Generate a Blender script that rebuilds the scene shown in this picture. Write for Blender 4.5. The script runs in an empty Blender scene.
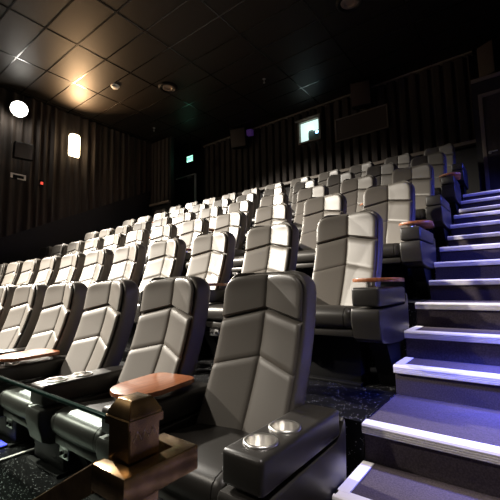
import bpy, bmesh, math, random
from mathutils import Vector, Matrix

random.seed(7)
S = bpy.context.scene
COL = S.collection
PI = math.pi

# ------------------------------------------------------------------ layout (metres; row 1 floor is z = 0)
PITCH, DEPTH, RISE = 0.70, 1.0919, 0.4749
XE = -1.026                  # centre of the seat beside the aisle
XS = -0.613                  # left edge of the stepped aisle
YS = 1.5994 - DEPTH          # front edge of the row 1 floor
CZ = 1.0717                  # camera height
CEIL = 4.88 + CZ
XL, XR = -9.6, 0.80
YB = 8.6                     # back wall
YV = 7.46                    # door wall
YP = 7.25                    # stub wall at the far corner
ZTOP = RISE * 5              # floor of row 6 and of the rear passage
YFRONT = -4.0


def rowz(k): return RISE * (k - 1)


# ------------------------------------------------------------------ materials
def mat(name, color, rough=0.5, metal=0.0, spec=0.5, emis=None, estr=0.0, coat=0.0):
    m = bpy.data.materials.new(name); m.use_nodes = True
    b = m.node_tree.nodes['Principled BSDF']
    b.inputs['Base Color'].default_value = (*color, 1)
    b.inputs['Roughness'].default_value = rough
    b.inputs['Metallic'].default_value = metal
    b.inputs['Specular IOR Level'].default_value = spec
    b.inputs['Coat Weight'].default_value = coat
    if emis:
        b.inputs['Emission Color'].default_value = (*emis, 1)
        b.inputs['Emission Strength'].default_value = estr
    return m


def nodes(m): return m.node_tree.nodes, m.node_tree.links, m.node_tree.nodes['Principled BSDF']


def bump(m, scale, strength, dist=0.002, detail=4):
    n, l, b = nodes(m)
    tc = n.new('ShaderNodeTexCoord'); t = n.new('ShaderNodeTexNoise'); bp = n.new('ShaderNodeBump')
    t.inputs['Scale'].default_value = scale; t.inputs['Detail'].default_value = detail
    bp.inputs['Strength'].default_value = strength; bp.inputs['Distance'].default_value = dist
    l.new(tc.outputs['Object'], t.inputs['Vector']); l.new(t.outputs['Fac'], bp.inputs['Height'])
    l.new(bp.outputs['Normal'], b.inputs['Normal'])
    return m


def mottled(m, c1, c2, scale, detail=5, stretch=(1, 1, 1)):
    n, l, b = nodes(m)
    tc = n.new('ShaderNodeTexCoord'); mp = n.new('ShaderNodeMapping'); t = n.new('ShaderNodeTexNoise'); r = n.new('ShaderNodeValToRGB')
    mp.inputs['Scale'].default_value = stretch
    t.inputs['Scale'].default_value = scale; t.inputs['Detail'].default_value = detail
    r.color_ramp.elements[0].position = 0.35; r.color_ramp.elements[1].position = 0.65
    r.color_ramp.elements[0].color = (*c1, 1); r.color_ramp.elements[1].color = (*c2, 1)
    l.new(tc.outputs['Object'], mp.inputs['Vector']); l.new(mp.outputs['Vector'], t.inputs['Vector'])
    l.new(t.outputs['Fac'], r.inputs['Fac']); l.new(r.outputs['Color'], b.inputs['Base Color'])
    return m


M = {}
M['leather'] = bump(mat('grey_leather', (0.135, 0.122, 0.107), 0.42, spec=0.5), 260, 0.10, 0.001)
M['dark_leather'] = bump(mat('black_leather', (0.027, 0.0245, 0.022), 0.37, spec=0.5), 260, 0.10, 0.001)
M['shell'] = bump(mat('shell_leather', (0.135, 0.122, 0.107), 0.42, spec=0.5), 260, 0.08, 0.001)
M['black'] = mat('black_metal', (0.003, 0.003, 0.0033), 0.6, spec=0.15)
M['chrome'] = mat('chrome', (0.85, 0.83, 0.80), 0.28, 1.0)
M['cup'] = mat('cup_steel', (0.85, 0.83, 0.80), 0.30, 1.0)
M['steel'] = mat('steel', (0.62, 0.61, 0.60), 0.32, 1.0)
M['wood'] = mottled(mat('table_wood', (0.3, 0.1, 0.04), 0.32, coat=0.3), (0.30, 0.095, 0.036), (0.46, 0.165, 0.066), 7, 6, (14, 1.2, 1))
M['brass'] = mottled(mat('aged_bronze', (0.3, 0.2, 0.1), 0.27, 1.0), (0.15, 0.095, 0.042), (0.36, 0.23, 0.105), 18)
M['rail'] = mottled(mat('rail_bronze', (0.3, 0.2, 0.1), 0.42, 1.0), (0.09, 0.055, 0.026), (0.20, 0.125, 0.06), 18)
M['brass_line'] = mat('pale_bronze', (0.45, 0.36, 0.26), 0.4, 1.0)
M['tread'] = mottled(bump(mat('step_carpet', (0.07, 0.05, 0.05), 0.95), 500, 0.5, 0.003), (0.036, 0.027, 0.030), (0.070, 0.053, 0.058), 150)
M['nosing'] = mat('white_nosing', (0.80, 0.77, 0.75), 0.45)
M['drape'] = mottled(mat('curtain_cloth', (0.06, 0.045, 0.035), 0.75, spec=0.3), (0.028, 0.021, 0.017), (0.046, 0.035, 0.028), 5, 4, (3, 3, 0.25))
M['wall'] = bump(mat('black_wall', (0.012, 0.010, 0.010), 0.8), 60, 0.2)
M['trim'] = mat('brown_trim', (0.17, 0.135, 0.105), 0.5)
M['grid'] = mat('ceiling_bar', (0.008, 0.007, 0.006), 0.25, 0.0, 0.4)
M['speaker'] = mat('speaker_grille', (0.05, 0.034, 0.026), 0.7)
M['white'] = mat('white_plastic', (0.75, 0.73, 0.7), 0.4)
M['door'] = mottled(mat('dark_door', (0.04, 0.032, 0.028), 0.5), (0.035, 0.027, 0.023), (0.05, 0.038, 0.032), 3, 4, (6, 6, 0.6))
M['projector'] = mat('grey_projector', (0.22, 0.24, 0.25), 0.5)
M['booth'] = mat('booth_light', (0.9, 0.95, 0.95), 0.6, emis=(0.86, 1.0, 1.0), estr=1.1)
M['lens'] = mat('lens_glow', (0.2, 0.4, 1.0), 0.3, emis=(0.25, 0.55, 1.0), estr=7.0)
M['grey_grille'] = mat('grey_grille', (0.09, 0.088, 0.09), 0.6)
M['lamp_white'] = mat('flood_glow', (1, 1, 1), 0.4, emis=(1.0, 0.95, 0.86), estr=9)
M['lamp_warm'] = mat('sconce_glow', (1, 0.9, 0.7), 0.4, emis=(1.0, 0.80, 0.52), estr=8)
M['red'] = mat('red_indicator', (0.6, 0.05, 0.03), 0.4, emis=(1.0, 0.10, 0.06), estr=1.0)
M['blue'] = mat('blue_reflection_glow', (0.1, 0.1, 0.9), 0.4, emis=(0.08, 0.10, 1.0), estr=2.0)
M['purple'] = mat('purple_reflection', (0.12, 0.05, 0.25), 0.3, emis=(0.25, 0.10, 0.6), estr=0.05)
M['sign'] = mat('sign_face', (0.6, 0.9, 0.8), 0.5, emis=(0.45, 1.0, 0.78), estr=1.2)
M['sign_text'] = mat('sign_letters', (0.0, 0.25, 0.12), 0.5, emis=(0.02, 0.45, 0.22), estr=0.6)

# speckled dark floor
m = mat('speckled_floor', (0.02, 0.02, 0.02), 0.35, spec=0.3); M['floor'] = m
n, l, b = nodes(m)
tc = n.new('ShaderNodeTexCoord'); v = n.new('ShaderNodeTexVoronoi'); r = n.new('ShaderNodeValToRGB'); w = n.new('ShaderNodeTexWhiteNoise')
lt = n.new('ShaderNodeMath'); lt.operation = 'LESS_THAN'
gt = n.new('ShaderNodeMath'); gt.operation = 'GREATER_THAN'; gt.inputs[1].default_value = 0.66
mu = n.new('ShaderNodeMath'); mu.operation = 'MULTIPLY'; sz = n.new('ShaderNodeMath'); sz.operation = 'MULTIPLY'; sz.inputs[1].default_value = 0.30
mx = n.new('ShaderNodeMix'); mx.data_type = 'RGBA'
v.inputs['Scale'].default_value = 100
l.new(tc.outputs['Object'], v.inputs['Vector']); l.new(v.outputs['Color'], w.inputs['Vector'])
l.new(w.outputs['Value'], sz.inputs[0]); l.new(v.outputs['Distance'], lt.inputs[0]); l.new(sz.outputs[0], lt.inputs[1])
l.new(w.outputs['Value'], gt.inputs[0]); l.new(lt.outputs[0], mu.inputs[0]); l.new(gt.outputs[0], mu.inputs[1])
mx.inputs['A'].default_value = (0.004, 0.004, 0.0045, 1); mx.inputs['B'].default_value = (0.38, 0.39, 0.40, 1)
l.new(mu.outputs[0], mx.inputs['Factor']); l.new(mx.outputs['Result'], b.inputs['Base Color'])

# ceiling tile
m = mat('ceiling_tile', (0.032, 0.025, 0.020), 0.5, spec=0.2); M['tile'] = m
n, l, b = nodes(m)
tc = n.new('ShaderNodeTexCoord'); t = n.new('ShaderNodeTexNoise'); t.inputs['Scale'].default_value = 85; t.inputs['Detail'].default_value = 3
r = n.new('ShaderNodeValToRGB'); r.color_ramp.elements[0].color = (0.005, 0.004, 0.0033, 1); r.color_ramp.elements[1].color = (0.014, 0.011, 0.0085, 1)
bp = n.new('ShaderNodeBump'); bp.inputs['Strength'].default_value = 0.5; bp.inputs['Distance'].default_value = 0.004
l.new(tc.outputs['Object'], t.inputs['Vector']); l.new(t.outputs['Fac'], r.inputs['Fac']); l.new(r.outputs['Color'], b.inputs['Base Color'])
l.new(t.outputs['Fac'], bp.inputs['Height']); l.new(bp.outputs['Normal'], b.inputs['Normal'])

# thin clear glass
m = bpy.data.materials.new('clear_glass'); m.use_nodes = True; M['glass'] = m
n, l = m.node_tree.nodes, m.node_tree.links
n.remove(n['Principled BSDF']); out = n['Material Output']
tr = n.new('ShaderNodeBsdfTransparent'); tr.inputs['Color'].default_value = (0.90, 0.97, 0.94, 1)
gl = n.new('ShaderNodeBsdfGlossy'); gl.inputs['Roughness'].default_value = 0.02
fr = n.new('ShaderNodeFresnel'); fr.inputs['IOR'].default_value = 1.45
mi = n.new('ShaderNodeMixShader')
ge = n.new('ShaderNodeNewGeometry'); inv = n.new('ShaderNodeMath'); inv.operation = 'SUBTRACT'; inv.inputs[0].default_value = 1.0
mul = n.new('ShaderNodeMath'); mul.operation = 'MULTIPLY'
l.new(ge.outputs['Backfacing'], inv.inputs[1]); l.new(inv.outputs[0], mul.inputs[0]); l.new(fr.outputs[0], mul.inputs[1])
l.new(mul.outputs[0], mi.inputs[0]); l.new(tr.outputs[0], mi.inputs[1]); l.new(gl.outputs[0], mi.inputs[2]); l.new(mi.outputs[0], out.inputs[0])
M['glass_edge'] = mat('glass_edge', (0.02, 0.05, 0.04), 0.10, spec=0.8)


# ------------------------------------------------------------------ mesh helpers
class MB:
    def __init__(self): self.bm = bmesh.new()

    def box(self, x0, x1, y0, y1, z0, z1, bev=0.0, seg=2, rot=None, piv=None):
        r = bmesh.ops.create_cube(self.bm, size=1)
        vs = r['verts']
        for v in vs:
            v.co = Vector(((x0 + x1) / 2 + v.co.x * (x1 - x0), (y0 + y1) / 2 + v.co.y * (y1 - y0), (z0 + z1) / 2 + v.co.z * (z1 - z0)))
        if rot is not None:
            p = Vector(piv) if piv else Vector(((x0 + x1) / 2, (y0 + y1) / 2, (z0 + z1) / 2))
            for v in vs: v.co = p + rot @ (v.co - p)
        if bev > 0:
            es = list({e for v in vs for e in v.link_edges})
            bmesh.ops.bevel(self.bm, geom=es, offset=bev, segments=seg, profile=0.5, affect='EDGES')
        return self

    def cyl(self, c, r, h, axis='z', seg=24, r2=None):
        rr = bmesh.ops.create_cone(self.bm, cap_ends=True, cap_tris=False, segments=seg, radius1=r, radius2=r if r2 is None else r2, depth=h)
        R = {'z': Matrix.Identity(3), 'y': Matrix.Rotation(PI / 2, 3, 'X'), 'x': Matrix.Rotation(PI / 2, 3, 'Y')}[axis]
        for v in rr['verts']: v.co = R @ v.co + Vector(c)
        return self

    def lathe(self, prof, c=(0, 0, 0), seg=28):
        rings = []
        for (r, z) in prof:
            rings.append([self.bm.verts.new((c[0] + r * math.cos(2 * PI * i / seg), c[1] + r * math.sin(2 * PI * i / seg), c[2] + z)) for i in range(seg)])
        for a, b_ in zip(rings, rings[1:]):
            for i in range(seg):
                j = (i + 1) % seg
                self.bm.faces.new((a[i], a[j], b_[j], b_[i]))
        return self

    def loft(self, rings, cap=True, closed=True):
        vr = [[self.bm.verts.new(p) for p in r] for r in rings]
        n = len(vr[0])
        for a, b_ in zip(vr, vr[1:]):
            for i in range(n if closed else n - 1):
                j = (i + 1) % n
                self.bm.faces.new((a[i], a[j], b_[j], b_[i]))
        if cap:
            self.bm.faces.new(list(reversed(vr[0]))); self.bm.faces.new(vr[-1])
        return self

    def prism(self, pts, a0, a1, axis='x', bev=0.0, seg=2):
        """polygon of 2D points swept along an axis: x takes (y,z), z takes (x,y), y takes (x,z)"""
        def P(p, a):
            return (a, p[0], p[1]) if axis == 'x' else ((p[0], p[1], a) if axis == 'z' else (p[0], a, p[1]))
        A = [self.bm.verts.new(P(p, a0)) for p in pts]; B = [self.bm.verts.new(P(p, a1)) for p in pts]
        fs = [self.bm.faces.new(A), self.bm.faces.new(list(reversed(B)))]
        k = len(pts)
        for i in range(k):
            fs.append(self.bm.faces.new((A[i], B[i], B[(i + 1) % k], A[(i + 1) % k])))
        if bev > 0:
            es = {e for f in fs[:2] for e in f.edges}
            bmesh.ops.bevel(self.bm, geom=list(es), offset=bev, segments=seg, profile=0.5, affect='EDGES')
        return self

    def grid(self, rows):
        vr = [[self.bm.verts.new(p) for p in r] for r in rows]
        for a, b_ in zip(vr, vr[1:]):
            for i in range(len(a) - 1):
                self.bm.faces.new((a[i], a[i + 1], b_[i + 1], b_[i]))
        return self

    def build(self, name, m, parent=None, smooth=None, loc=None):
        bmesh.ops.recalc_face_normals(self.bm, faces=self.bm.faces)
        me = bpy.data.meshes.new(name); self.bm.to_mesh(me); self.bm.free()
        me.materials.append(M[m] if isinstance(m, str) else m)
        if smooth is not None:
            for p in me.polygons: p.use_smooth = True
            if smooth < 180: me.set_sharp_from_angle(angle=math.radians(smooth))
        o = bpy.data.objects.new(name, me); COL.objects.link(o)
        if parent: o.parent = parent
        if loc: o.location = loc
        return o


def tag(o, label=None, cat=None, group=None, kind=None):
    if label: o['label'] = label
    if cat: o['category'] = cat
    if group: o['group'] = group
    if kind: o['kind'] = kind
    return o


def empty(name, loc=(0, 0, 0)):
    o = bpy.data.objects.new(name, None); o.location = loc; o.empty_display_size = 0.1; COL.objects.link(o)
    return o


def dup(root, loc):
    r = root.copy(); COL.objects.link(r); r.location = loc
    for ch in list(root.children):
        c = ch.copy(); COL.objects.link(c); c.parent = r
        for g in list(ch.children):
            d = g.copy(); COL.objects.link(d); d.parent = c
    return r


def interp(tab, z):
    if z <= tab[0][0]: return tab[0][1]
    for (a, ya), (b_, yb) in zip(tab, tab[1:]):
        if z <= b_:
            t = (z - a) / (b_ - a); return ya + (yb - ya) * t
    return tab[-1][1]


# ------------------------------------------------------------------ cinema seat (local: x across, y to the rear, origin at y = Y0)
Y0 = 1.20
PROF = [(0.40, 1.232), (0.46, 1.262), (0.57, 1.318), (0.65, 1.355), (0.73, 1.388), (0.81, 1.416), (0.88, 1.437), (0.95, 1.453), (1.05, 1.470), (1.15, 1.484), (1.25, 1.495)]
WING = 0.062


def yc(z): return interp(PROF, z) - Y0


US = [-1, -0.975, -0.93, -0.86, -0.72, -0.5, -0.28, -0.12, -0.05, -0.022, 0, 0.022, 0.05, 0.12, 0.28, 0.5, 0.72, 0.86, 0.93, 0.975, 1]


def edge_roll(u, rad=0.12, depth=0.018):
    a = (abs(u) - (1 - rad)) / rad
    return 0 if a <= 0 else depth * (1 - math.sqrt(max(0, 1 - a * a)))


def cushion_point(u, z, w, extra=0.0):
    y = yc(z) - WING * abs(u) + edge_roll(u) + extra + 0.006 * math.exp(-(u / 0.022) ** 2)
    return (u * w, y, z)


def make_headrest():
    mb = MB(); rows = []
    W, R, ZT = 0.232, 0.085, 1.143
    vs = [0, 0.02, 0.06, 0.14, 0.3, 0.45, 0.58, 0.68, 0.76, 0.83, 0.89, 0.94, 0.975, 1.0]
    for v in vs:
        row = []
        for u in US:
            zb = 0.972 - 0.052 * abs(u); zt = ZT - 0.012 * u * u
            z = zb + v * (zt - zb)
            w = W
            dz = z - (ZT - 0.012 - R)
            if dz > 0: w = W - R + math.sqrt(max(0, R * R - min(dz, R) ** 2)) * 1.0
            ex = 0
            if v < 0.06: ex += 0.020 * (1 - v / 0.06) ** 1.5
            if v > 0.83: a = (v - 0.83) / 0.17; ex += 0.032 * (1 - math.sqrt(max(0, 1 - a * a)))
            row.append(cushion_point(u, z, w, ex))
        rows.append(row)
    back = [(p[0], p[1] + 0.05, p[2] - 0.004) for p in rows[-1]]
    rows.append(back)
    rows.insert(0, [(p[0], p[1] + 0.05, p[2] + 0.004) for p in rows[0]])
    mb.grid(rows)
    return mb


def make_back():
    mb = MB(); rows = []
    W = 0.232
    zs = [('b', 0.0), ('b', 0.15), ('b', 0.35), ('b', 0.6), ('b', 0.82), ('b', 0.94), ('m', -0.012), ('m', -0.004), ('m', 0), ('m', 0.004), ('m', 0.012),
          ('t', 0.08), ('t', 0.25), ('t', 0.5), ('t', 0.75), ('t', 0.9), ('t', 0.965), ('t', 0.99), ('t', 1.0)]
    for kind, q in zs:
        row = []
        for u in US:
            zb, zm, zt = 0.42, 0.752 - 0.050 * abs(u), 0.966 - 0.052 * abs(u)
            if kind == 'b': z = zb + q * (zm - 0.012 - zb)
            elif kind == 'm': z = zm + q
            else: z = zm + 0.012 + q * (zt - zm - 0.012)
            ex = 0.006 * math.exp(-(q / 0.006) ** 2) if kind == 'm' else 0
            if kind == 't' and q > 0.9: ex += 0.020 * ((q - 0.9) / 0.1) ** 2.5
            row.append(cushion_point(u, z, W, ex))
        rows.append(row)
    rows.append([(p[0], p[1] + 0.05, p[2] - 0.004) for p in rows[-1]])
    mb.grid(rows)
    return mb


def make_shell():
    mb = MB(); rings = []
    W, R, ZT = 0.244, 0.10, 1.150
    zs = [0.30, 0.34, 0.42, 0.52, 0.62, 0.72, 0.82, 0.90, 0.96, 1.02, 1.05, 1.08, 1.105, 1.125, 1.14, 1.149]
    for z in zs:
        w = W; t = 0.132
        if z < 0.36: t = 0.11
        dz = z - (ZT - R)
        if dz > 0:
            q = math.sqrt(max(0, 1 - (dz / R) ** 2)); w = W - R * 0.95 + R * 0.95 * q; t = 0.06 + 0.072 * q
        y = yc(z)
        s = min(1, w / W)
        fr = y - WING + 0.030
        bk = y + t - 0.02
        ring = [(-w + 0.012, fr, z), (-w * 0.5, y - WING * 0.5 + 0.045, z), (0, y + 0.018, z), (w * 0.5, y - WING * 0.5 + 0.045, z), (w - 0.012, fr, z),
                (w - 0.003, fr + 0.004, z), (w, fr + 0.014, z), (w, bk - 0.05, z), (w - 0.012, bk - 0.02, z), (w - 0.045, bk - 0.002, z), (0, bk + 0.006, z),
                (-w + 0.045, bk - 0.002, z), (-w + 0.012, bk - 0.02, z), (-w, bk - 0.05, z), (-w, fr + 0.014, z), (-w + 0.003, fr + 0.004, z)]
        rings.append(ring)
    mb.loft(rings)
    return mb


def make_seat():
    mb = MB()
    prof = [(1.262, 0.372), (0.955, 0.356), (0.905, 0.358), (0.884, 0.368), (0.872, 0.392), (0.870, 0.424), (0.878, 0.450), (0.897, 0.467), (0.93, 0.476), (1.02, 0.478),
            (1.12, 0.468), (1.25, 0.458), (1.290, 0.44)]
    rings = []
    W = 0.238
    for u in [-1, -0.985, -0.94, -0.86, -0.80, -0.788, -0.776, -0.7, -0.4, 0, 0.4, 0.7, 0.776, 0.788, 0.80, 0.86, 0.94, 0.985, 1]:
        a = max(0, (abs(u) - 0.86) / 0.14); q = math.sqrt(max(0, 1 - a * a))
        g = -0.006 if abs(abs(u) - 0.788) < 0.001 else 0
        cy, cz = 1.10, 0.42
        puff = 0.006 * (1 - (u / 0.788) ** 2) if abs(u) < 0.788 else 0.0
        ring = []
        for (y, z) in prof:
            dy, dz = y - cy, z - cz
            ln = math.hypot(dy, dz)
            k = (ln - 0.022 * (1 - q) + g + puff) / ln
            ring.append((u * W, cy + dy * k - Y0, cz + dz * (k if dz < 0 else k * (0.25 + 0.75 * q) if a > 0 else k)))
        rings.append(ring)
    mb.loft(rings)
    return mb


def make_recliner():
    root = empty('cinema_recliner')
    make_seat().build('seat', 'dark_leather', root, 40)
    make_back().build('backrest', 'leather', root, 50)
    make_headrest().build('headrest', 'leather', root, 50)
    make_shell().build('back_shell', 'shell', root, 50)
    MB().box(-0.232, 0.232, 0.900 - Y0, 1.27 - Y0, 0.305, 0.352, 0.012).build('seat_frame', 'dark_leather', root, 40)
    MB().box(-0.20, 0.20, 1.08 - Y0, 1.24 - Y0, 0.0, 0.304, 0.01).box(-0.21, 0.21, 1.04 - Y0, 1.30 - Y0, 0.0, 0.018, 0.004).build('pedestal', 'black', root, 40)
    br = MB().box(-0.205, -0.115, 0.915 - Y0, 0.921 - Y0, 0.243, 0.288, 0.002).box(-0.205, -0.115, 0.915 - Y0, 0.98 - Y0, 0.2885, 0.3045, 0.002).build('floor_bracket', 'steel', root, 40)
    br['label'] = 'silver bracket with two bolts'
    bo = MB()
    for x in (-0.184, -0.136): bo.cyl((x, 0.911 - Y0, 0.266), 0.010, 0.010, 'y', 14)
    bo.build('bolt', 'black', br, 40)
    return root


# ------------------------------------------------------------------ console between two seats
HW = 0.078
CUPY = (0.955, 1.098)


def pad_mesh(holes):
    mb = MB().box(-HW, HW, 0.852 - Y0, 1.385 - Y0, 0.482, 0.588, 0.016, 3)
    o = mb.build('arm_pad', 'dark_leather', None, 40)
    if holes:
        c = MB()
        for y in CUPY: c.cyl((0, y - Y0, 0.575), 0.047, 0.14, 'z', 32)
        co = c.build('cutter', 'black')
        md = o.modifiers.new('holes', 'BOOLEAN'); md.object = co; md.operation = 'DIFFERENCE'; md.solver = 'EXACT'
        bpy.context.view_layer.update()
        dg = bpy.context.evaluated_depsgraph_get()
        me = bpy.data.meshes.new_from_object(o.evaluated_get(dg)); me.name = 'arm_pad_with_holes'
        o.modifiers.clear(); o.data = me
        me.set_sharp_from_angle(angle=math.radians(40))
        bpy.data.objects.remove(co)
    return o


def make_console(kind):
    root = empty('armrest_console')
    p = pad_mesh(kind == 'cups'); p.parent = root
    body = [(0.842, 0.470), (0.832, 0.455), (0.838, 0.40), (0.860, 0.310), (0.900, 0.286), (1.02, 0.272), (1.20, 0.262), (1.400, 0.262), (1.425, 0.30), (1.440, 0.50), (1.434, 0.535),
            (1.420, 0.545), (1.404, 0.536), (1.396, 0.500), (1.38, 0.481), (1.33, 0.474)]
    MB().prism([(y - Y0, z) for y, z in body], -HW - 0.001, HW + 0.001, 'x', 0.010, 3).build('console_body', 'dark_leather', root, 40)
    MB().prism([(1.02 - Y0, 0.2615), (1.38 - Y0, 0.2615), (1.38 - Y0, 0.0), (1.17 - Y0, 0.0), (1.13 - Y0, 0.10)], -0.05, 0.05, 'x', 0.006).build('foot', 'black', root, 40)
    if kind == 'cups':
        for y in CUPY:
            c = MB().lathe([(0.0, -0.070), (0.041, -0.070), (0.0445, -0.064), (0.046, 0.0), (0.0475, 0.005), (0.052, 0.006), (0.0565, 0.003), (0.0575, -0.004)], (0, y - Y0, 0.590), 36).build('cup_holder', 'cup', root, 50)
            c['label'] = 'chrome cup holder'
    if kind == 'table':
        t = table_mesh().build('table_top', 'wood', root, 40)
        t['label'] = 'reddish wooden swivel table top'
        pm = MB()
        for y in (0.955, 1.0): pm.cyl((0.0 if y > 0.98 else -0.012, y - Y0, 0.6015), 0.016, 0.033, 'z', 20)
        pm.lathe([(0.0, 0.006), (0.034, 0.006), (0.036, 0.0), (0.036, -0.004)], (0, 0.98 - Y0, 0.5895), 24)
        q = pm.build('table_post', 'chrome', root, 40); q['label'] = 'chrome table post'
    return root


def table_mesh():
    pts = []
    W, yf, yb = 0.130, 0.900, 1.270
    for i in range(17):
        a = PI + PI * i / 16
        pts.append((W * math.cos(a), yf + 0.115 + 0.125 * math.sin(a) - Y0))
    for i in range(7):
        a = PI / 2 * i / 6; pts.append((W - 0.05 + 0.05 * math.cos(a), yb - 0.05 + 0.05 * math.sin(a) - Y0))
    for i in range(7):
        a = PI / 2 + PI / 2 * i / 6; pts.append((-W + 0.05 + 0.05 * math.cos(a), yb - 0.05 + 0.05 * math.sin(a) - Y0))
    c = Vector((0.0, 0.98 - Y0)); R = Matrix.Rotation(math.radians(7), 2)
    pts = [R @ (Vector(p) - c) + c + Vector((-0.03, 0)) for p in pts]
    return MB().prism([(p[0], p[1]) for p in pts], 0.6185, 0.640, 'z', 0.005, 2)


# ------------------------------------------------------------------ place seats and consoles
ORD = ['', 'first', 'second', 'third', 'fourth', 'fifth', 'sixth', 'seventh', 'eighth', 'ninth', 'tenth', 'eleventh', 'twelfth', 'thirteenth']
ROWN = {1: 'front row', 2: 'second row', 3: 'third row', 4: 'fourth row', 5: 'fifth row', 6: 'back row'}
NSEAT = {1: 7, 2: 11, 3: 12, 4: 12, 5: 12, 6: 12}
TABLE_PARITY = {1: 1, 2: 0, 3: 0, 4: 1, 5: 0, 6: 1}
proto = make_recliner(); used = False
protoC = {'cups': make_console('cups'), 'table': make_console('table')}; usedC = {'cups': False, 'table': False}
SKIP_CONSOLE = set()
for k in range(1, 7):
    for i in range(NSEAT[k]):
        loc = (XE - i * PITCH, Y0 + (k - 1) * DEPTH, rowz(k))
        if not used: o = proto; o.location = loc; used = True
        else: o = dup(proto, loc)
        if i == 0: lab = f'grey leather cinema recliner in the {ROWN[k]}, seat right beside the stepped aisle'
        else: lab = f'grey leather cinema recliner in the {ROWN[k]}, {ORD[i + 1]} seat from the stepped aisle'
        tag(o, lab, 'cinema seat', f'recliners of the {ROWN[k]}')
    for j in range(NSEAT[k]):
        if (k, j) in SKIP_CONSOLE: continue
        kind = 'table' if j % 2 == TABLE_PARITY[k] else 'cups'
        loc = (XE + PITCH / 2 - j * PITCH - (0.024 if j == 0 else 0), Y0 + (k - 1) * DEPTH, rowz(k))
        if not usedC[kind]: o = protoC[kind]; o.location = loc; usedC[kind] = True
        else: o = dup(protoC[kind], loc)
        what = 'wooden table' if kind == 'table' else 'two cup holders'
        if j == 0 and kind == 'table':
            for c in o.children:
                if c.name.startswith('table_top'): c.location.x += 0.045
        if j == 0: lab = f'black padded console with {what} at the aisle end of the {ROWN[k]}'
        else: lab = f'black console with {what} in {ROWN[k]} between {ORD[j]} and {ORD[j + 1]} seats from aisle'
        tag(o, lab, 'armrest', f'consoles of the {ROWN[k]}')

# ------------------------------------------------------------------ floor tiers and aisle steps
fl = MB()
for k in range(1, 7):
    y0 = YS + (k - 1) * DEPTH
    y1 = YS + k * DEPTH if k < 6 else YB
    fl.box(XL, XS - 0.002 if k < 6 else XS - 0.002, y0, y1, -1.2, rowz(k))
o = fl.build('floor', 'floor'); tag(o, kind='structure')

tag(MB().box(XL, XS - 0.002, YFRONT, YS - 0.001, -1.4, -1.21).build('floor_front', 'wall'), kind='structure')
T1, T2 = 0.5087, 0.2629
for n in range(-3, 13):
    mm, s = divmod(n, 3)
    y = YS + DEPTH + mm * DEPTH + [0, T1, T1 + T2][s]
    y1 = YS + DEPTH + mm * DEPTH + [T1, T1 + T2, DEPTH][s]
    z = RISE + n * RISE / 3
    if n == 12: y1 = YB
    side = s != 0
    t = MB().box(XS, XR, y + 0.012, y1 + 0.010, z - 0.158 - 0.12, z - 0.004).build('stair_step', 'tread')
    nice = {0: 'landing step level with the', 1: 'lower step above the', 2: 'upper step above the'}[s]
    rk = mm + 2
    tag(t, f'carpeted {nice} {ROWN.get(rk, "back row")} with a white edge strip', 'step', 'aisle steps', 'structure')
    nb = MB()
    h = 0.044
    nb.prism([(y - 0.004, z - h), (y + 0.012, z - h), (y + 0.012, z - 0.010), (y + 0.050, z - 0.010), (y + 0.050, z), (y + 0.006, z), (y - 0.002, z - 0.004), (y - 0.006, z - 0.012),
              (y - 0.006, z - 0.017), (y - 0.001, z - 0.019), (y - 0.006, z - 0.021), (y - 0.006, z - 0.026), (y - 0.001, z - 0.028), (y - 0.006, z - 0.030), (y - 0.006, z - 0.035), (y - 0.001, z - 0.037), (y - 0.006, z - 0.039)],
             XS - 0.004, XR, 'x')
    if side and n < 5:
        nb.box(XS - 0.004, XS + 0.042, y + 0.040, y1 - 0.004, z - 0.010, z + 0.0005, 0.0)
        nb.box(XS - 0.004, XS + 0.004, y + 0.010, y1 - 0.004, z - h, z)
    o = nb.build('edge_strip', 'nosing', t); o['label'] = 'white ribbed step edge'

# ------------------------------------------------------------------ walls and ceiling
tag(MB().box(XL - 0.2, XL, YFRONT, YB + 0.2, -1.2, CEIL).build('wall_left', 'wall'), kind='structure')
tag(MB().box(XR, XR + 0.2, YFRONT, YB + 0.2, -1.2, CEIL).build('wall_right', 'wall'), kind='structure')
tag(MB().box(XL, XR, YB, YB + 0.2, -1.2, CEIL).build('wall_back', 'wall'), kind='structure')
tag(MB().box(XL - 0.2, XR + 0.2, YFRONT, YB + 0.2, CEIL, CEIL + 0.15).build('ceiling', 'tile'), kind='structure')
SC = 4.88 / 1.8174
GX, GY, GX0, GY0 = 0.50615 * SC, 0.22329 * SC, -2.49871 * SC, 0.76097 * SC
gb = MB()
for i in range(-4, 9):
    x = GX0 + i * GX
    if XL < x < XR: gb.box(x - 0.013, x + 0.013, YFRONT, YB, CEIL - 0.006, CEIL + 0.002)
for j in range(-10, 13):
    y = GY0 + j * GY
    if YFRONT < y < YB: gb.box(XL, XR, y - 0.013, y + 0.013, CEIL - 0.0055, CEIL + 0.002)
tag(gb.build('ceiling_grid', 'grid'), kind='structure')


def pleats(length, period, amp, kind, seed):
    """(s, d) pairs along a curtain"""
    rnd = random.Random(seed); pts = []; s = 0.0
    while s < length:
        p = period * (1 + (rnd.uniform(-0.3, 0.3) if kind == 'loose' else rnd.uniform(-0.06, 0.06)))
        a = amp * (rnd.uniform(0.55, 1.2) if kind == 'loose' else rnd.uniform(0.9, 1.1))
        if kind == 'loose':
            for q in range(10):
                t = q / 10; pts.append((s + p * t, a * (0.5 - 0.5 * math.cos(2 * PI * t)) ** 1.3))
        else:
            for t, d in ((0, 0), (0.04, 0.75), (0.12, 1.0), (0.4, 1.05), (0.66, 1.0), (0.74, 0.75), (0.78, 0.0), (0.86, -0.25), (0.94, -0.25)):
                pts.append((s + p * t, a * d))
        s += p
    return [p for p in pts if p[0] <= length] + [(length, 0)]


def zleft(y): return 1.24 + CZ + 0.475 * (y - 2.98)


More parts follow.
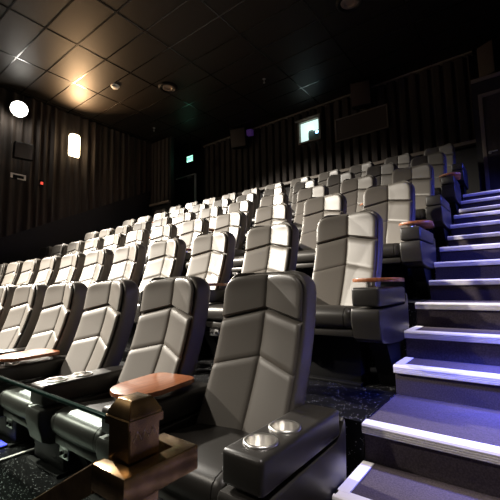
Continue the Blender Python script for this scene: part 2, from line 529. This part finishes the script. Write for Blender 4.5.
# left wall drape: bottom hem follows the rise of the rows
rows = []
for (s, d) in pleats(YP - 0.10 - (-3.6), 0.20, 0.085, 'loose', 3):
    y = -3.6 + s
    rows.append([(XL + 0.03 + d * (1.0 if q < 0.8 else 0.8), y, zleft(y) + (CEIL - 0.03 - zleft(y)) * q) for q in (0, 0.25, 0.5, 0.75, 1)])
o = MB().grid(rows).build('pleated_curtain', 'drape', None, 180)
tag(o, 'long dark pleated curtain along the left wall beside the glaring lamps', 'curtain')
# back wall curtain
rows = []
for (s, d) in pleats(8.36 - 0.52, 0.235, 0.07, 'box', 5):
    x = -8.36 + s
    rows.append([(x, YB - 0.05 - d, z) for z in (2.95 + CZ + 0.02, 3.9 + CZ, CEIL - 0.05)])
o = MB().grid(rows).build('pleated_curtain', 'drape', None, 30)
tag(o, 'wide dark box-pleated curtain on the rear wall under the projection window', 'curtain')
# stub wall and its curtain
tag(MB().box(XL, -8.64, YP, YP + 0.12, ZTOP, CEIL).build('wall_corner', 'wall'), kind='structure')
rows = []
for (s, d) in pleats(0.98, 0.19, 0.05, 'box', 9):
    x = -9.59 + s
    rows.append([(x, YP - 0.02 - d, z) for z in (2.78 + CZ, 3.9 + CZ, CEIL - 0.04)])
o = MB().grid(rows).build('pleated_curtain', 'drape', None, 30)
tag(o, 'narrow dark pleated curtain in the far corner beside the exit passage', 'curtain')
# trims
tag(MB().box(-8.40, -0.50, YB - 0.16, YB, 2.88 + CZ, 2.955 + CZ, 0.006).build('trim_1', 'trim'), kind='structure')
tag(MB().box(-8.40, -0.50, YB - 0.15, YB, CEIL - 0.045, CEIL - 0.008, 0.004).build('trim_2', 'trim'), kind='structure')
tag(MB().box(XL, -8.62, YP - 0.10, YP, 2.70 + CZ, 2.78 + CZ, 0.006).build('trim_3', 'trim'), kind='structure')
tag(MB().prism([(-3.6, zleft(-3.6) - 0.06), (YP - 0.11, zleft(YP - 0.11) - 0.06), (YP - 0.11, zleft(YP - 0.11)), (-3.6, zleft(-3.6))], XL, XL + 0.05, 'x').build('trim_4', M['wall']), kind='structure')

# ------------------------------------------------------------------ door block on the right, its door
tag(MB().box(-0.50, XR, YV, YB, ZTOP, 3.73 + CZ, 0.0).build('wall_door', 'wall'), kind='structure')
tag(MB().box(-0.50, XR, YV - 0.02, YV, 3.66 + CZ, 3.73 + CZ, 0.004).build('trim_5', 'trim'), kind='structure')
dr = MB().box(-0.345, 0.56, YV - 0.03, YV - 0.002, ZTOP, ZTOP + 2.03, 0.003).build('door_1', 'door'); tag(dr, kind='structure')
MB().box(-0.41, -0.35, YV - 0.045, YV - 0.001, ZTOP, ZTOP + 2.1, 0.004).box(0.565, 0.625, YV - 0.045, YV - 0.001, ZTOP, ZTOP + 2.1, 0.004).box(-0.3495, 0.5645, YV - 0.045, YV - 0.001, ZTOP + 2.035, ZTOP + 2.1, 0.004).build('door_frame', 'trim', dr)
hd = MB().cyl((-0.305, YV - 0.038, ZTOP + 0.995), 0.027, 0.014, 'y', 20).cyl((-0.305, YV - 0.06, ZTOP + 0.995), 0.010, 0.05, 'y', 14).box(-0.312, -0.19, YV - 0.095, YV - 0.078, ZTOP + 0.986, ZTOP + 1.006, 0.005)
hd.build('door_handle', 'cup', dr, 40)['label'] = 'chrome lever handle'

# exit door in the left passage
dl = MB().box(-9.50, -8.62, 8.26, 8.30, ZTOP, 3.86 + CZ, 0.003).build('door_2', 'wall'); tag(dl, kind='structure')
MB().box(-8.615, -8.585, 8.24, 8.32, ZTOP, 3.9 + CZ, 0.003).box(-9.55, -8.6155, 8.24, 8.32, 3.865 + CZ, 3.9 + CZ, 0.003).build('door_frame', 'white', dl)  # paler than the other door frame: light on the edge put into its colour
MB().box(-8.93, -8.74, 8.20, 8.258, 3.77 + CZ, 3.82 + CZ, 0.006).box(-8.90, -8.70, 8.185, 8.199, 3.82 + CZ, 3.835 + CZ, 0.002).build('door_closer', 'steel', dl)

# exit sign hanging in the passage
sx, sy, sz = -8.12, 7.6, 4.10 + CZ
sg = empty('exit_sign', (sx, sy, sz)); tag(sg, 'small mint green glowing exit sign hanging in the far left passage', 'exit sign')
MB().box(-0.15, 0.15, -0.02, 0.02, -0.11, 0.11, 0.006).box(-0.012, 0.012, -0.012, 0.012, 0.11, CEIL - sz).build('housing', 'black', sg)
MB().box(-0.135, 0.135, -0.024, -0.0205, -0.095, 0.095).build('face', 'sign', sg)
tx = bpy.data.curves.new('lettering', 'FONT'); tx.body = 'EXIT'; tx.align_x = 'CENTER'; tx.align_y = 'CENTER'; tx.size = 0.12; tx.extrude = 0.002; tx.offset = 0.002
to = bpy.data.objects.new('lettering', tx); COL.objects.link(to); tx.materials.append(M['sign_text'])
bpy.context.view_layer.update()
tm = bpy.data.meshes.new_from_object(to.evaluated_get(bpy.context.evaluated_depsgraph_get())); bpy.data.objects.remove(to)
to = bpy.data.objects.new('lettering', tm); COL.objects.link(to)
to.location = (0, -0.027, 0); to.rotation_euler = (PI / 2, 0, 0); to.parent = sg

# ------------------------------------------------------------------ projection window and blank port
wx0, wx1, wz0, wz1, wy = -4.60, -4.02, 3.93 + CZ, 4.49 + CZ, 8.36
wn = MB()
wn.box(wx0 - 0.05, wx0, wy, 8.47, wz0 - 0.05, wz1 + 0.05).box(wx1, wx1 + 0.05, wy, 8.47, wz0 - 0.05, wz1 + 0.05)
wn.box(wx0, wx1, wy, 8.47, wz1, wz1 + 0.05).box(wx0, wx1, wy, 8.47, wz0 - 0.05, wz0).box(wx0 - 0.12, wx1 + 0.06, wy - 0.02, wy + 0.04, wz1 + 0.0505, wz1 + 0.085)
wn = wn.build('window_1', 'trim'); tag(wn, kind='structure')
MB().box(wx0, wx1, 8.455, 8.47, wz0, wz1).build('lit_booth', 'booth', wn)
MB().box(wx0, wx1, wy + 0.004, wy + 0.010, wz0, wz1).build('pane', 'glass', wn)
pr = empty('projector', (-4.19, 8.415, wz0)); tag(pr, 'grey film projector with a glowing blue lens inside the lit booth window', 'projector')
MB().box(-0.15, 0.165, -0.035, 0.035, 0.0, 0.235, 0.010).box(-0.14, -0.02, -0.03, 0.03, 0.235, 0.275, 0.006).build('housing', 'projector', pr, 40)
MB().cyl((0.115, -0.043, 0.17), 0.052, 0.014, 'y', 24).build('lens_barrel', 'black', pr, 40)
MB().cyl((0.115, -0.0525, 0.17), 0.045, 0.004, 'y', 24).build('lens', 'lens', pr, 40)
px0, px1, pz0, pz1 = -3.56, -2.29, 3.73 + CZ, 4.27 + CZ
pn = MB().box(px0, px1, 8.44, 8.455, pz0, pz1).build('covered_port', 'speaker')
tag(pn, 'wide blank panel in a thin frame on the rear curtain beside the booth window', 'panel')
MB().box(px0 - 0.03, px0, 8.425, 8.46, pz0 - 0.03, pz1 + 0.03).box(px1, px1 + 0.03, 8.425, 8.46, pz0 - 0.03, pz1 + 0.03).box(px0, px1, 8.425, 8.46, pz1, pz1 + 0.03).box(px0, px1, 8.425, 8.46, pz0 - 0.03, pz0).build('port_frame', 'trim', pn)


def wall_speaker(loc, w, h, d, label, face, yaw=0.0, tilt=0.0):
    r = empty('wall_speaker', loc); tag(r, label, 'speaker', 'surround speakers on the walls')
    r.rotation_euler = (tilt, 0, yaw)
    MB().box(-w / 2, w / 2, 0, d, -h / 2, h / 2, 0.012).build('cabinet', 'black', r, 40)
    MB().box(-w / 2 + 0.012, w / 2 - 0.012, -0.012, -0.001, -h / 2 + 0.012, h / 2 - 0.012, 0.004).build('grille', face, r, 40)
    MB().box(-0.04, 0.04, d, d + 0.12, -0.05, 0.05).build('bracket', 'black', r)
    return r


s1 = wall_speaker((-6.55, 8.08, 4.53 + CZ), 0.50, 0.56, 0.28, 'brown faced wall speaker on the rear curtain left of the booth window', 'speaker', 0.25, 0.15)
MB().box(0.27, 0.45, 0.03, 0.20, 0.02, 0.20, 0.02).build('purple_reflection_block', 'purple', s1)  # added block, its faint glow stands in for a purplish reflection
wall_speaker((-2.76, 8.08, 4.57 + CZ), 0.46, 0.56, 0.28, 'brown faced wall speaker above the blank framed panel', 'speaker', 0.25, 0.15)
wall_speaker((-0.26, 7.95, 4.30 + CZ), 0.32, 0.66, 0.30, 'brown faced wall speaker high up above the right hand door', 'speaker', -0.5, 0.0)

# ------------------------------------------------------------------ left wall fittings
# flood lamp near the ceiling
f1 = empty('flood_lamp', (XL + 0.30, 3.16, 4.36 + CZ)); tag(f1, 'glaring white flood lamp high on the left wall above the dark speaker', 'lamp')
R1 = Matrix.Rotation(math.radians(90), 3, 'Y')
MB().cyl((0.0, 0, 0), 0.19, 0.12, 'x', 28).box(-0.25, -0.06, -0.03, 0.03, -0.03, 0.03).build('housing', 'black', f1, 40)
MB().lathe([(0.0, 0.012), (0.10, 0.010), (0.17, 0.002), (0.18, -0.004)], seg=28).build('lens', 'lamp_white', f1, 40).matrix_local = Matrix.Translation((0.066, 0, 0)) @ Matrix.Rotation(PI / 2, 4, 'Y')
f1.rotation_euler = (0, math.radians(22), math.radians(-18))
# sconce
f2 = empty('wall_sconce', (XL + 0.13, 4.57, 3.92 + CZ)); tag(f2, 'warm glowing sconce on the left wall curtain, second lamp from the front', 'lamp')
MB().box(0.0, 0.02, -0.13, 0.13, -0.25, 0.25, 0.006).build('back_plate', 'black', f2)
sm = MB(); rr = []
for z, q in ((-0.30, 0.86), (-0.24, 1.0), (0, 1.0), (0.24, 1.0), (0.30, 0.86)):
    rr.append([(0.022 + 0.14 * q * math.sin(PI * i / 12), 0.15 * q * math.cos(PI * i / 12), z) for i in range(13)])
sm.loft(rr).build('shade', 'lamp_warm', f2, 40)
# speaker, silver fitting, red indicator
sp = empty('wall_speaker', (XL + 0.36, 3.27, 3.32 + CZ)); tag(sp, 'dark boxy speaker hanging on the left wall under the white flood lamp', 'speaker', 'surround speakers on the walls')
MB().box(-0.10, 0.12, -0.20, 0.20, -0.19, 0.19, 0.02).build('cabinet', 'black', sp, 40)
MB().box(0.1205, 0.132, -0.18, 0.18, -0.17, 0.17, 0.005).build('grille', 'grey_grille', sp, 40)
MB().box(-0.19, -0.1005, -0.03, 0.03, -0.03, 0.03).build('bracket', 'black', sp)
sp.rotation_euler = (0, 0.15, -0.2)
ft = empty('small_spotlight', (XL + 0.24, 3.22, 2.71 + CZ)); tag(ft, 'small silver rimmed fitting on the left curtain below the dark speaker', 'light fitting')
MB().box(-0.05, 0.05, -0.15, 0.15, -0.06, 0.06, 0.035, 4).box(-0.10, -0.05, -0.02, 0.02, -0.02, 0.02).build('housing', 'black', ft, 40)
rm = MB().box(0.045, 0.055, -0.165, 0.165, 0.035, 0.07, 0.005).box(0.045, 0.055, -0.165, -0.115, -0.05, 0.035, 0.005).box(0.045, 0.055, 0.12, 0.165, -0.06, 0.035, 0.005).box(0.045, 0.055, -0.02, 0.12, -0.065, -0.035, 0.004)
rm.build('rim', 'white', ft, 40)
ri = empty('indicator_light', (XL + 0.19, 3.78, 2.70 + CZ)); tag(ri, 'tiny red indicator light low on the left wall curtain', 'indicator light')
MB().box(-0.05, 0.0, -0.05, 0.05, -0.08, 0.08, 0.006).build('housing', 'black', ri)
MB().box(0.001, 0.02, -0.03, 0.03, -0.035, 0.03, 0.006).build('bulb', 'red', ri)

# ------------------------------------------------------------------ ceiling fittings
sd = empty('smoke_detector', (-7.44, 4.525, CEIL)); tag(sd, 'small white smoke detector on the ceiling near the left wall', 'smoke detector')
MB().lathe([(0.0, -0.065), (0.05, -0.063), (0.072, -0.052), (0.080, -0.03), (0.082, -0.0065)], seg=24).build('cover', 'white', sd, 40)
MB().lathe([(0.082, -0.012), (0.10, -0.010), (0.102, 0.0)], seg=24).build('base', 'white', sd, 40)


def downlight(x, y, label):
    r = empty('ceiling_downlight', (x, y, CEIL)); tag(r, label, 'ceiling light', 'unlit round ceiling lights')
    MB().lathe([(0.15, -0.02), (0.165, -0.045), (0.20, -0.05), (0.225, -0.03), (0.23, 0.0)], seg=32).build('trim_ring', 'black', r, 40)
    MB().lathe([(0.0, -0.0065), (0.08, -0.0075), (0.10, -0.03), (0.125, -0.03), (0.15, -0.02)], seg=32).build('baffle', 'trim', r, 40)


downlight(-6.497, 5.352, 'dark round unlit ceiling light further back than the smoke detector')
downlight(-2.02, 5.60, 'dark round unlit ceiling light at the top edge, cut by the frame')
for (x, y, lab) in ((-8.57, 6.534, 'tiny white sprinkler head on the ceiling near the far corner'), (-4.493, 6.55, 'tiny white sprinkler head on the ceiling in front of the booth window')):
    r = empty('sprinkler_head', (x, y, CEIL)); tag(r, lab, 'sprinkler', 'ceiling sprinkler heads')
    MB().lathe([(0.0, -0.0062), (0.035, -0.0062), (0.038, 0)], seg=16).cyl((0, 0, -0.045), 0.009, 0.08, 'z', 10).lathe([(0.0, -0.10), (0.024, -0.098), (0.026, -0.086), (0, -0.084)], seg=16).build('nozzle', 'steel', r, 40)

# ------------------------------------------------------------------ glass guard with bronze post and rail
pz = 0.722
gd = empty('guard_post', (-0.695, 0.487, 0)); tag(gd, 'square aged bronze guard post with a faceted cap in front of the first row', 'guard post')
hw = 0.038
MB().box(-hw, hw, -hw, hw, 0.0, 0.792, 0.003).build('post', 'brass', gd)
def sq(h, z): return [(-h, -h, z), (h, -h, z), (h, h, z), (-h, h, z)]
cp = MB().loft([sq(hw + 0.002, 0.788), sq(hw + 0.006, 0.790), sq(hw + 0.006, 0.806), sq(hw + 0.003, 0.808), sq(hw + 0.003, 0.814), sq(hw - 0.003, 0.826), sq(0.026, 0.840), sq(0.024, 0.841)])
bmesh.ops.bevel(cp.bm, geom=[e for e in cp.bm.edges if abs(e.verts[0].co.z - e.verts[1].co.z) > 0.004], offset=0.002, segments=2, affect='EDGES')
cp.build('post_cap', 'brass', gd, 35)
MB().box(-0.055, -hw - 0.0005, -0.018, 0.022, 0.745, 0.785, 0.008).build('glass_clamp', 'chrome', gd, 40)['label'] = 'shiny glass clamp'

zg = MB()
for i in range(6):
    y = -0.028 + i * 0.0093; up = i % 2 == 0
    a, c = (0.762, 0.780) if up else (0.780, 0.762)
    zg.prism([(y, a), (y + 0.0093, c), (y + 0.0093, c + 0.0022), (y, a + 0.0022)], hw + 0.0001, hw + 0.0008, 'x')
zg.build('zigzag_band', 'brass_line', gd)  # thin raised zigzag lines in a paler bronze
hr = empty('handrail', (0, 0, 0)); tag(hr, 'flat aged bronze handrail bending around the square guard post', 'handrail')
zt, zb_ = 0.722, 0.668
poly = [(-0.730, 0.412), (-0.617, 0.412), (-0.617, 0.600), (-0.735, 0.600), (-0.735, 0.562), (-0.648, 0.562), (-0.648, 0.4415), (-0.730, 0.4415)]
rb = MB().prism(poly, zb_, zt, 'z', 0.004, 2); bmesh.ops.triangulate(rb.bm, faces=[f for f in rb.bm.faces if len(f.verts) > 4]); rb.build('rail_return', 'brass', hr, 35)
# sloping part descending to the left in front of the glass
rr = []
for q in (0.0, 1.1):
    xx = -0.7295 - q; z1 = zt - 0.58 * q
    rr.append([(xx, 0.412, z1 - 0.060), (xx, 0.4415, z1 - 0.060), (xx, 0.4415, z1 - 0.003), (xx, 0.4385, z1), (xx, 0.415, z1), (xx, 0.412, z1 - 0.003)])
MB().loft(rr).build('rail_slope', 'rail', hr)

gp = empty('glass_guard', (-2.55, 0.49, 0)); tag(gp, 'low clear glass guard panel running along the front of the first row', 'glass panel')
MB().box(-1.8, 1.796, -0.006, 0.006, 0.02, 0.770).build('pane', 'glass', gp)
MB().box(-1.8, 1.796, -0.0062, 0.0062, 0.7702, 0.7790, 0.002).build('top_edge', 'glass_edge', gp)
MB().box(-1.8, 1.796, -0.02, 0.02, 0.0, 0.045, 0.003).build('floor_channel', 'black', gp)

o = MB().box(-2.755, -2.730, 0.55, 1.19, 0.0, 0.012, 0.003).build('reflection_strip', 'nosing')  # pale strip added to stand in for a line reflected in the glass
tag(o, 'thin pale strip added on the speckled floor for a line reflected in the glass guard', 'reflection strip')

# ------------------------------------------------------------------ lights
def spot(name, loc, target, energy, color, angle, blend, radius=0.12):
    ld = bpy.data.lights.new(name, 'SPOT'); ld.energy = energy; ld.color = color; ld.spot_size = math.radians(angle); ld.spot_blend = blend; ld.shadow_soft_size = radius
    lo = bpy.data.objects.new(name, ld); COL.objects.link(lo); lo.location = loc
    lo.rotation_euler = (Vector(target) - Vector(loc)).to_track_quat('-Z', 'Y').to_euler()
    return lo


def point(name, loc, energy, color, radius=0.05):
    ld = bpy.data.lights.new(name, 'POINT'); ld.energy = energy; ld.color = color; ld.shadow_soft_size = radius
    lo = bpy.data.objects.new(name, ld); COL.objects.link(lo); lo.location = loc
    return lo


# blue step lights low on the right wall
for k in range(1, 7):
    y = YS + (k - 1) * DEPTH; z = rowz(k)
    wide = k >= 3
    for (dy, e) in ((0.66, 1.0), (0.20, 0.8)):
        spot('blue_step_light', (XR - 0.04, y + dy, z + 0.80), (-0.2 if wide else 0.12, y + dy + 0.10, z + 0.1), e * (88 if wide else (40 if k == 1 else 620)), (0.08, 0.11, 1.0), 90 if wide else 58, 1.0, 0.04)
WARM = (1.0, 0.91, 0.78)
# another flood lamp of the same kind, nearer the screen
spot('house_flood', (XL + 0.35, -2.0, 4.36 + CZ), (-4.85, 2.65, 0.6), 14000, WARM, 48, 0.65)
spot('front_fill', (-5.5, -3.0, CEIL - 0.1), (-2.4, 2.7, 0.5), 1000, WARM, 52, 0.9)  # added unseen fill that lifts the right-hand seat fronts
# the two lamps in view
spot('flood_beam', (XL + 0.46, 3.12, 4.34 + CZ), (-6.85, 5.25, 2.7), 6500, (1.0, 0.94, 0.84), 70, 0.6, 0.1)
spot('flood_beam_low', (XL + 0.46, 3.08, 4.34 + CZ), (-1.6, 0.7, 0.7), 6500, (1.0, 0.94, 0.84), 50, 0.8, 0.1)
point('flood_glow', (XL + 0.36, 3.12, 4.22 + CZ), 30, (1.0, 0.95, 0.86), 0.1)
spot('sconce_uplight', (XL + 0.34, 4.57, 4.22 + CZ), (XL + 1.3, 4.3, CEIL), 420, (1.0, 0.60, 0.30), 120, 1.0, 0.08)
point('sconce_glow', (XL + 0.32, 4.57, 3.92 + CZ), 14, (1.0, 0.74, 0.45), 0.1)
# added unseen spots over the stepped aisle, brightening the white step edges
for q in range(9):
    y = 0.6 + 0.65 * q
    spot('aisle_fill', (0.30, y, CEIL - 0.06), (0.28, y + 0.1, 0.5), 420, (1.0, 0.91, 0.87), 30, 0.7, 0.08)
# added glowing plate, stands in for a blue reflection in the glass
bl = empty('blue_reflection_plate', (-3.02, 1.02, 0)); tag(bl, 'small added blue glowing plate for a blue reflection, left of the pale strip', 'reflection patch')
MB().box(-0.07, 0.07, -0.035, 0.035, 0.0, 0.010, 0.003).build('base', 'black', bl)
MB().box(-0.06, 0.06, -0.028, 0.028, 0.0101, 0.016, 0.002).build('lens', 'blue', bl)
point('exit_glow', (sx, sy - 0.12, sz - 0.02), 1.0, (0.25, 1.0, 0.6), 0.08)
point('booth_glow', ((wx0 + wx1) / 2, wy - 0.10, wz1 - 0.2), 1.0, (0.8, 1.0, 1.0), 0.1)

# ------------------------------------------------------------------ world, camera, view
wd = bpy.data.worlds.new('dim_room'); S.world = wd; wd.use_nodes = True
wd.node_tree.nodes['Background'].inputs[0].default_value = (0.9, 0.85, 0.8, 1); wd.node_tree.nodes['Background'].inputs[1].default_value = 0.03

cd = bpy.data.cameras.new('camera'); cam = bpy.data.objects.new('camera', cd); COL.objects.link(cam)
cd.sensor_width = 36; cd.lens = 36 * 357.168 / 500; cd.clip_start = 0.01; cd.clip_end = 100
r = Vector((0.79376783, 0.60796508, -0.01763772)); u = Vector((0.07804312, -0.07304935, 0.99427012)); fw = Vector((-0.60319309, 0.79059613, 0.10543172))
mw = Matrix((r, u, -fw)).transposed().to_4x4(); mw.translation = (0, 0, CZ)
cam.matrix_world = mw
S.camera = cam
S.view_settings.view_transform = 'Standard'; S.view_settings.look = 'None'; S.view_settings.exposure = 0.0; S.view_settings.gamma = 1.0
S.view_settings.use_curve_mapping = False
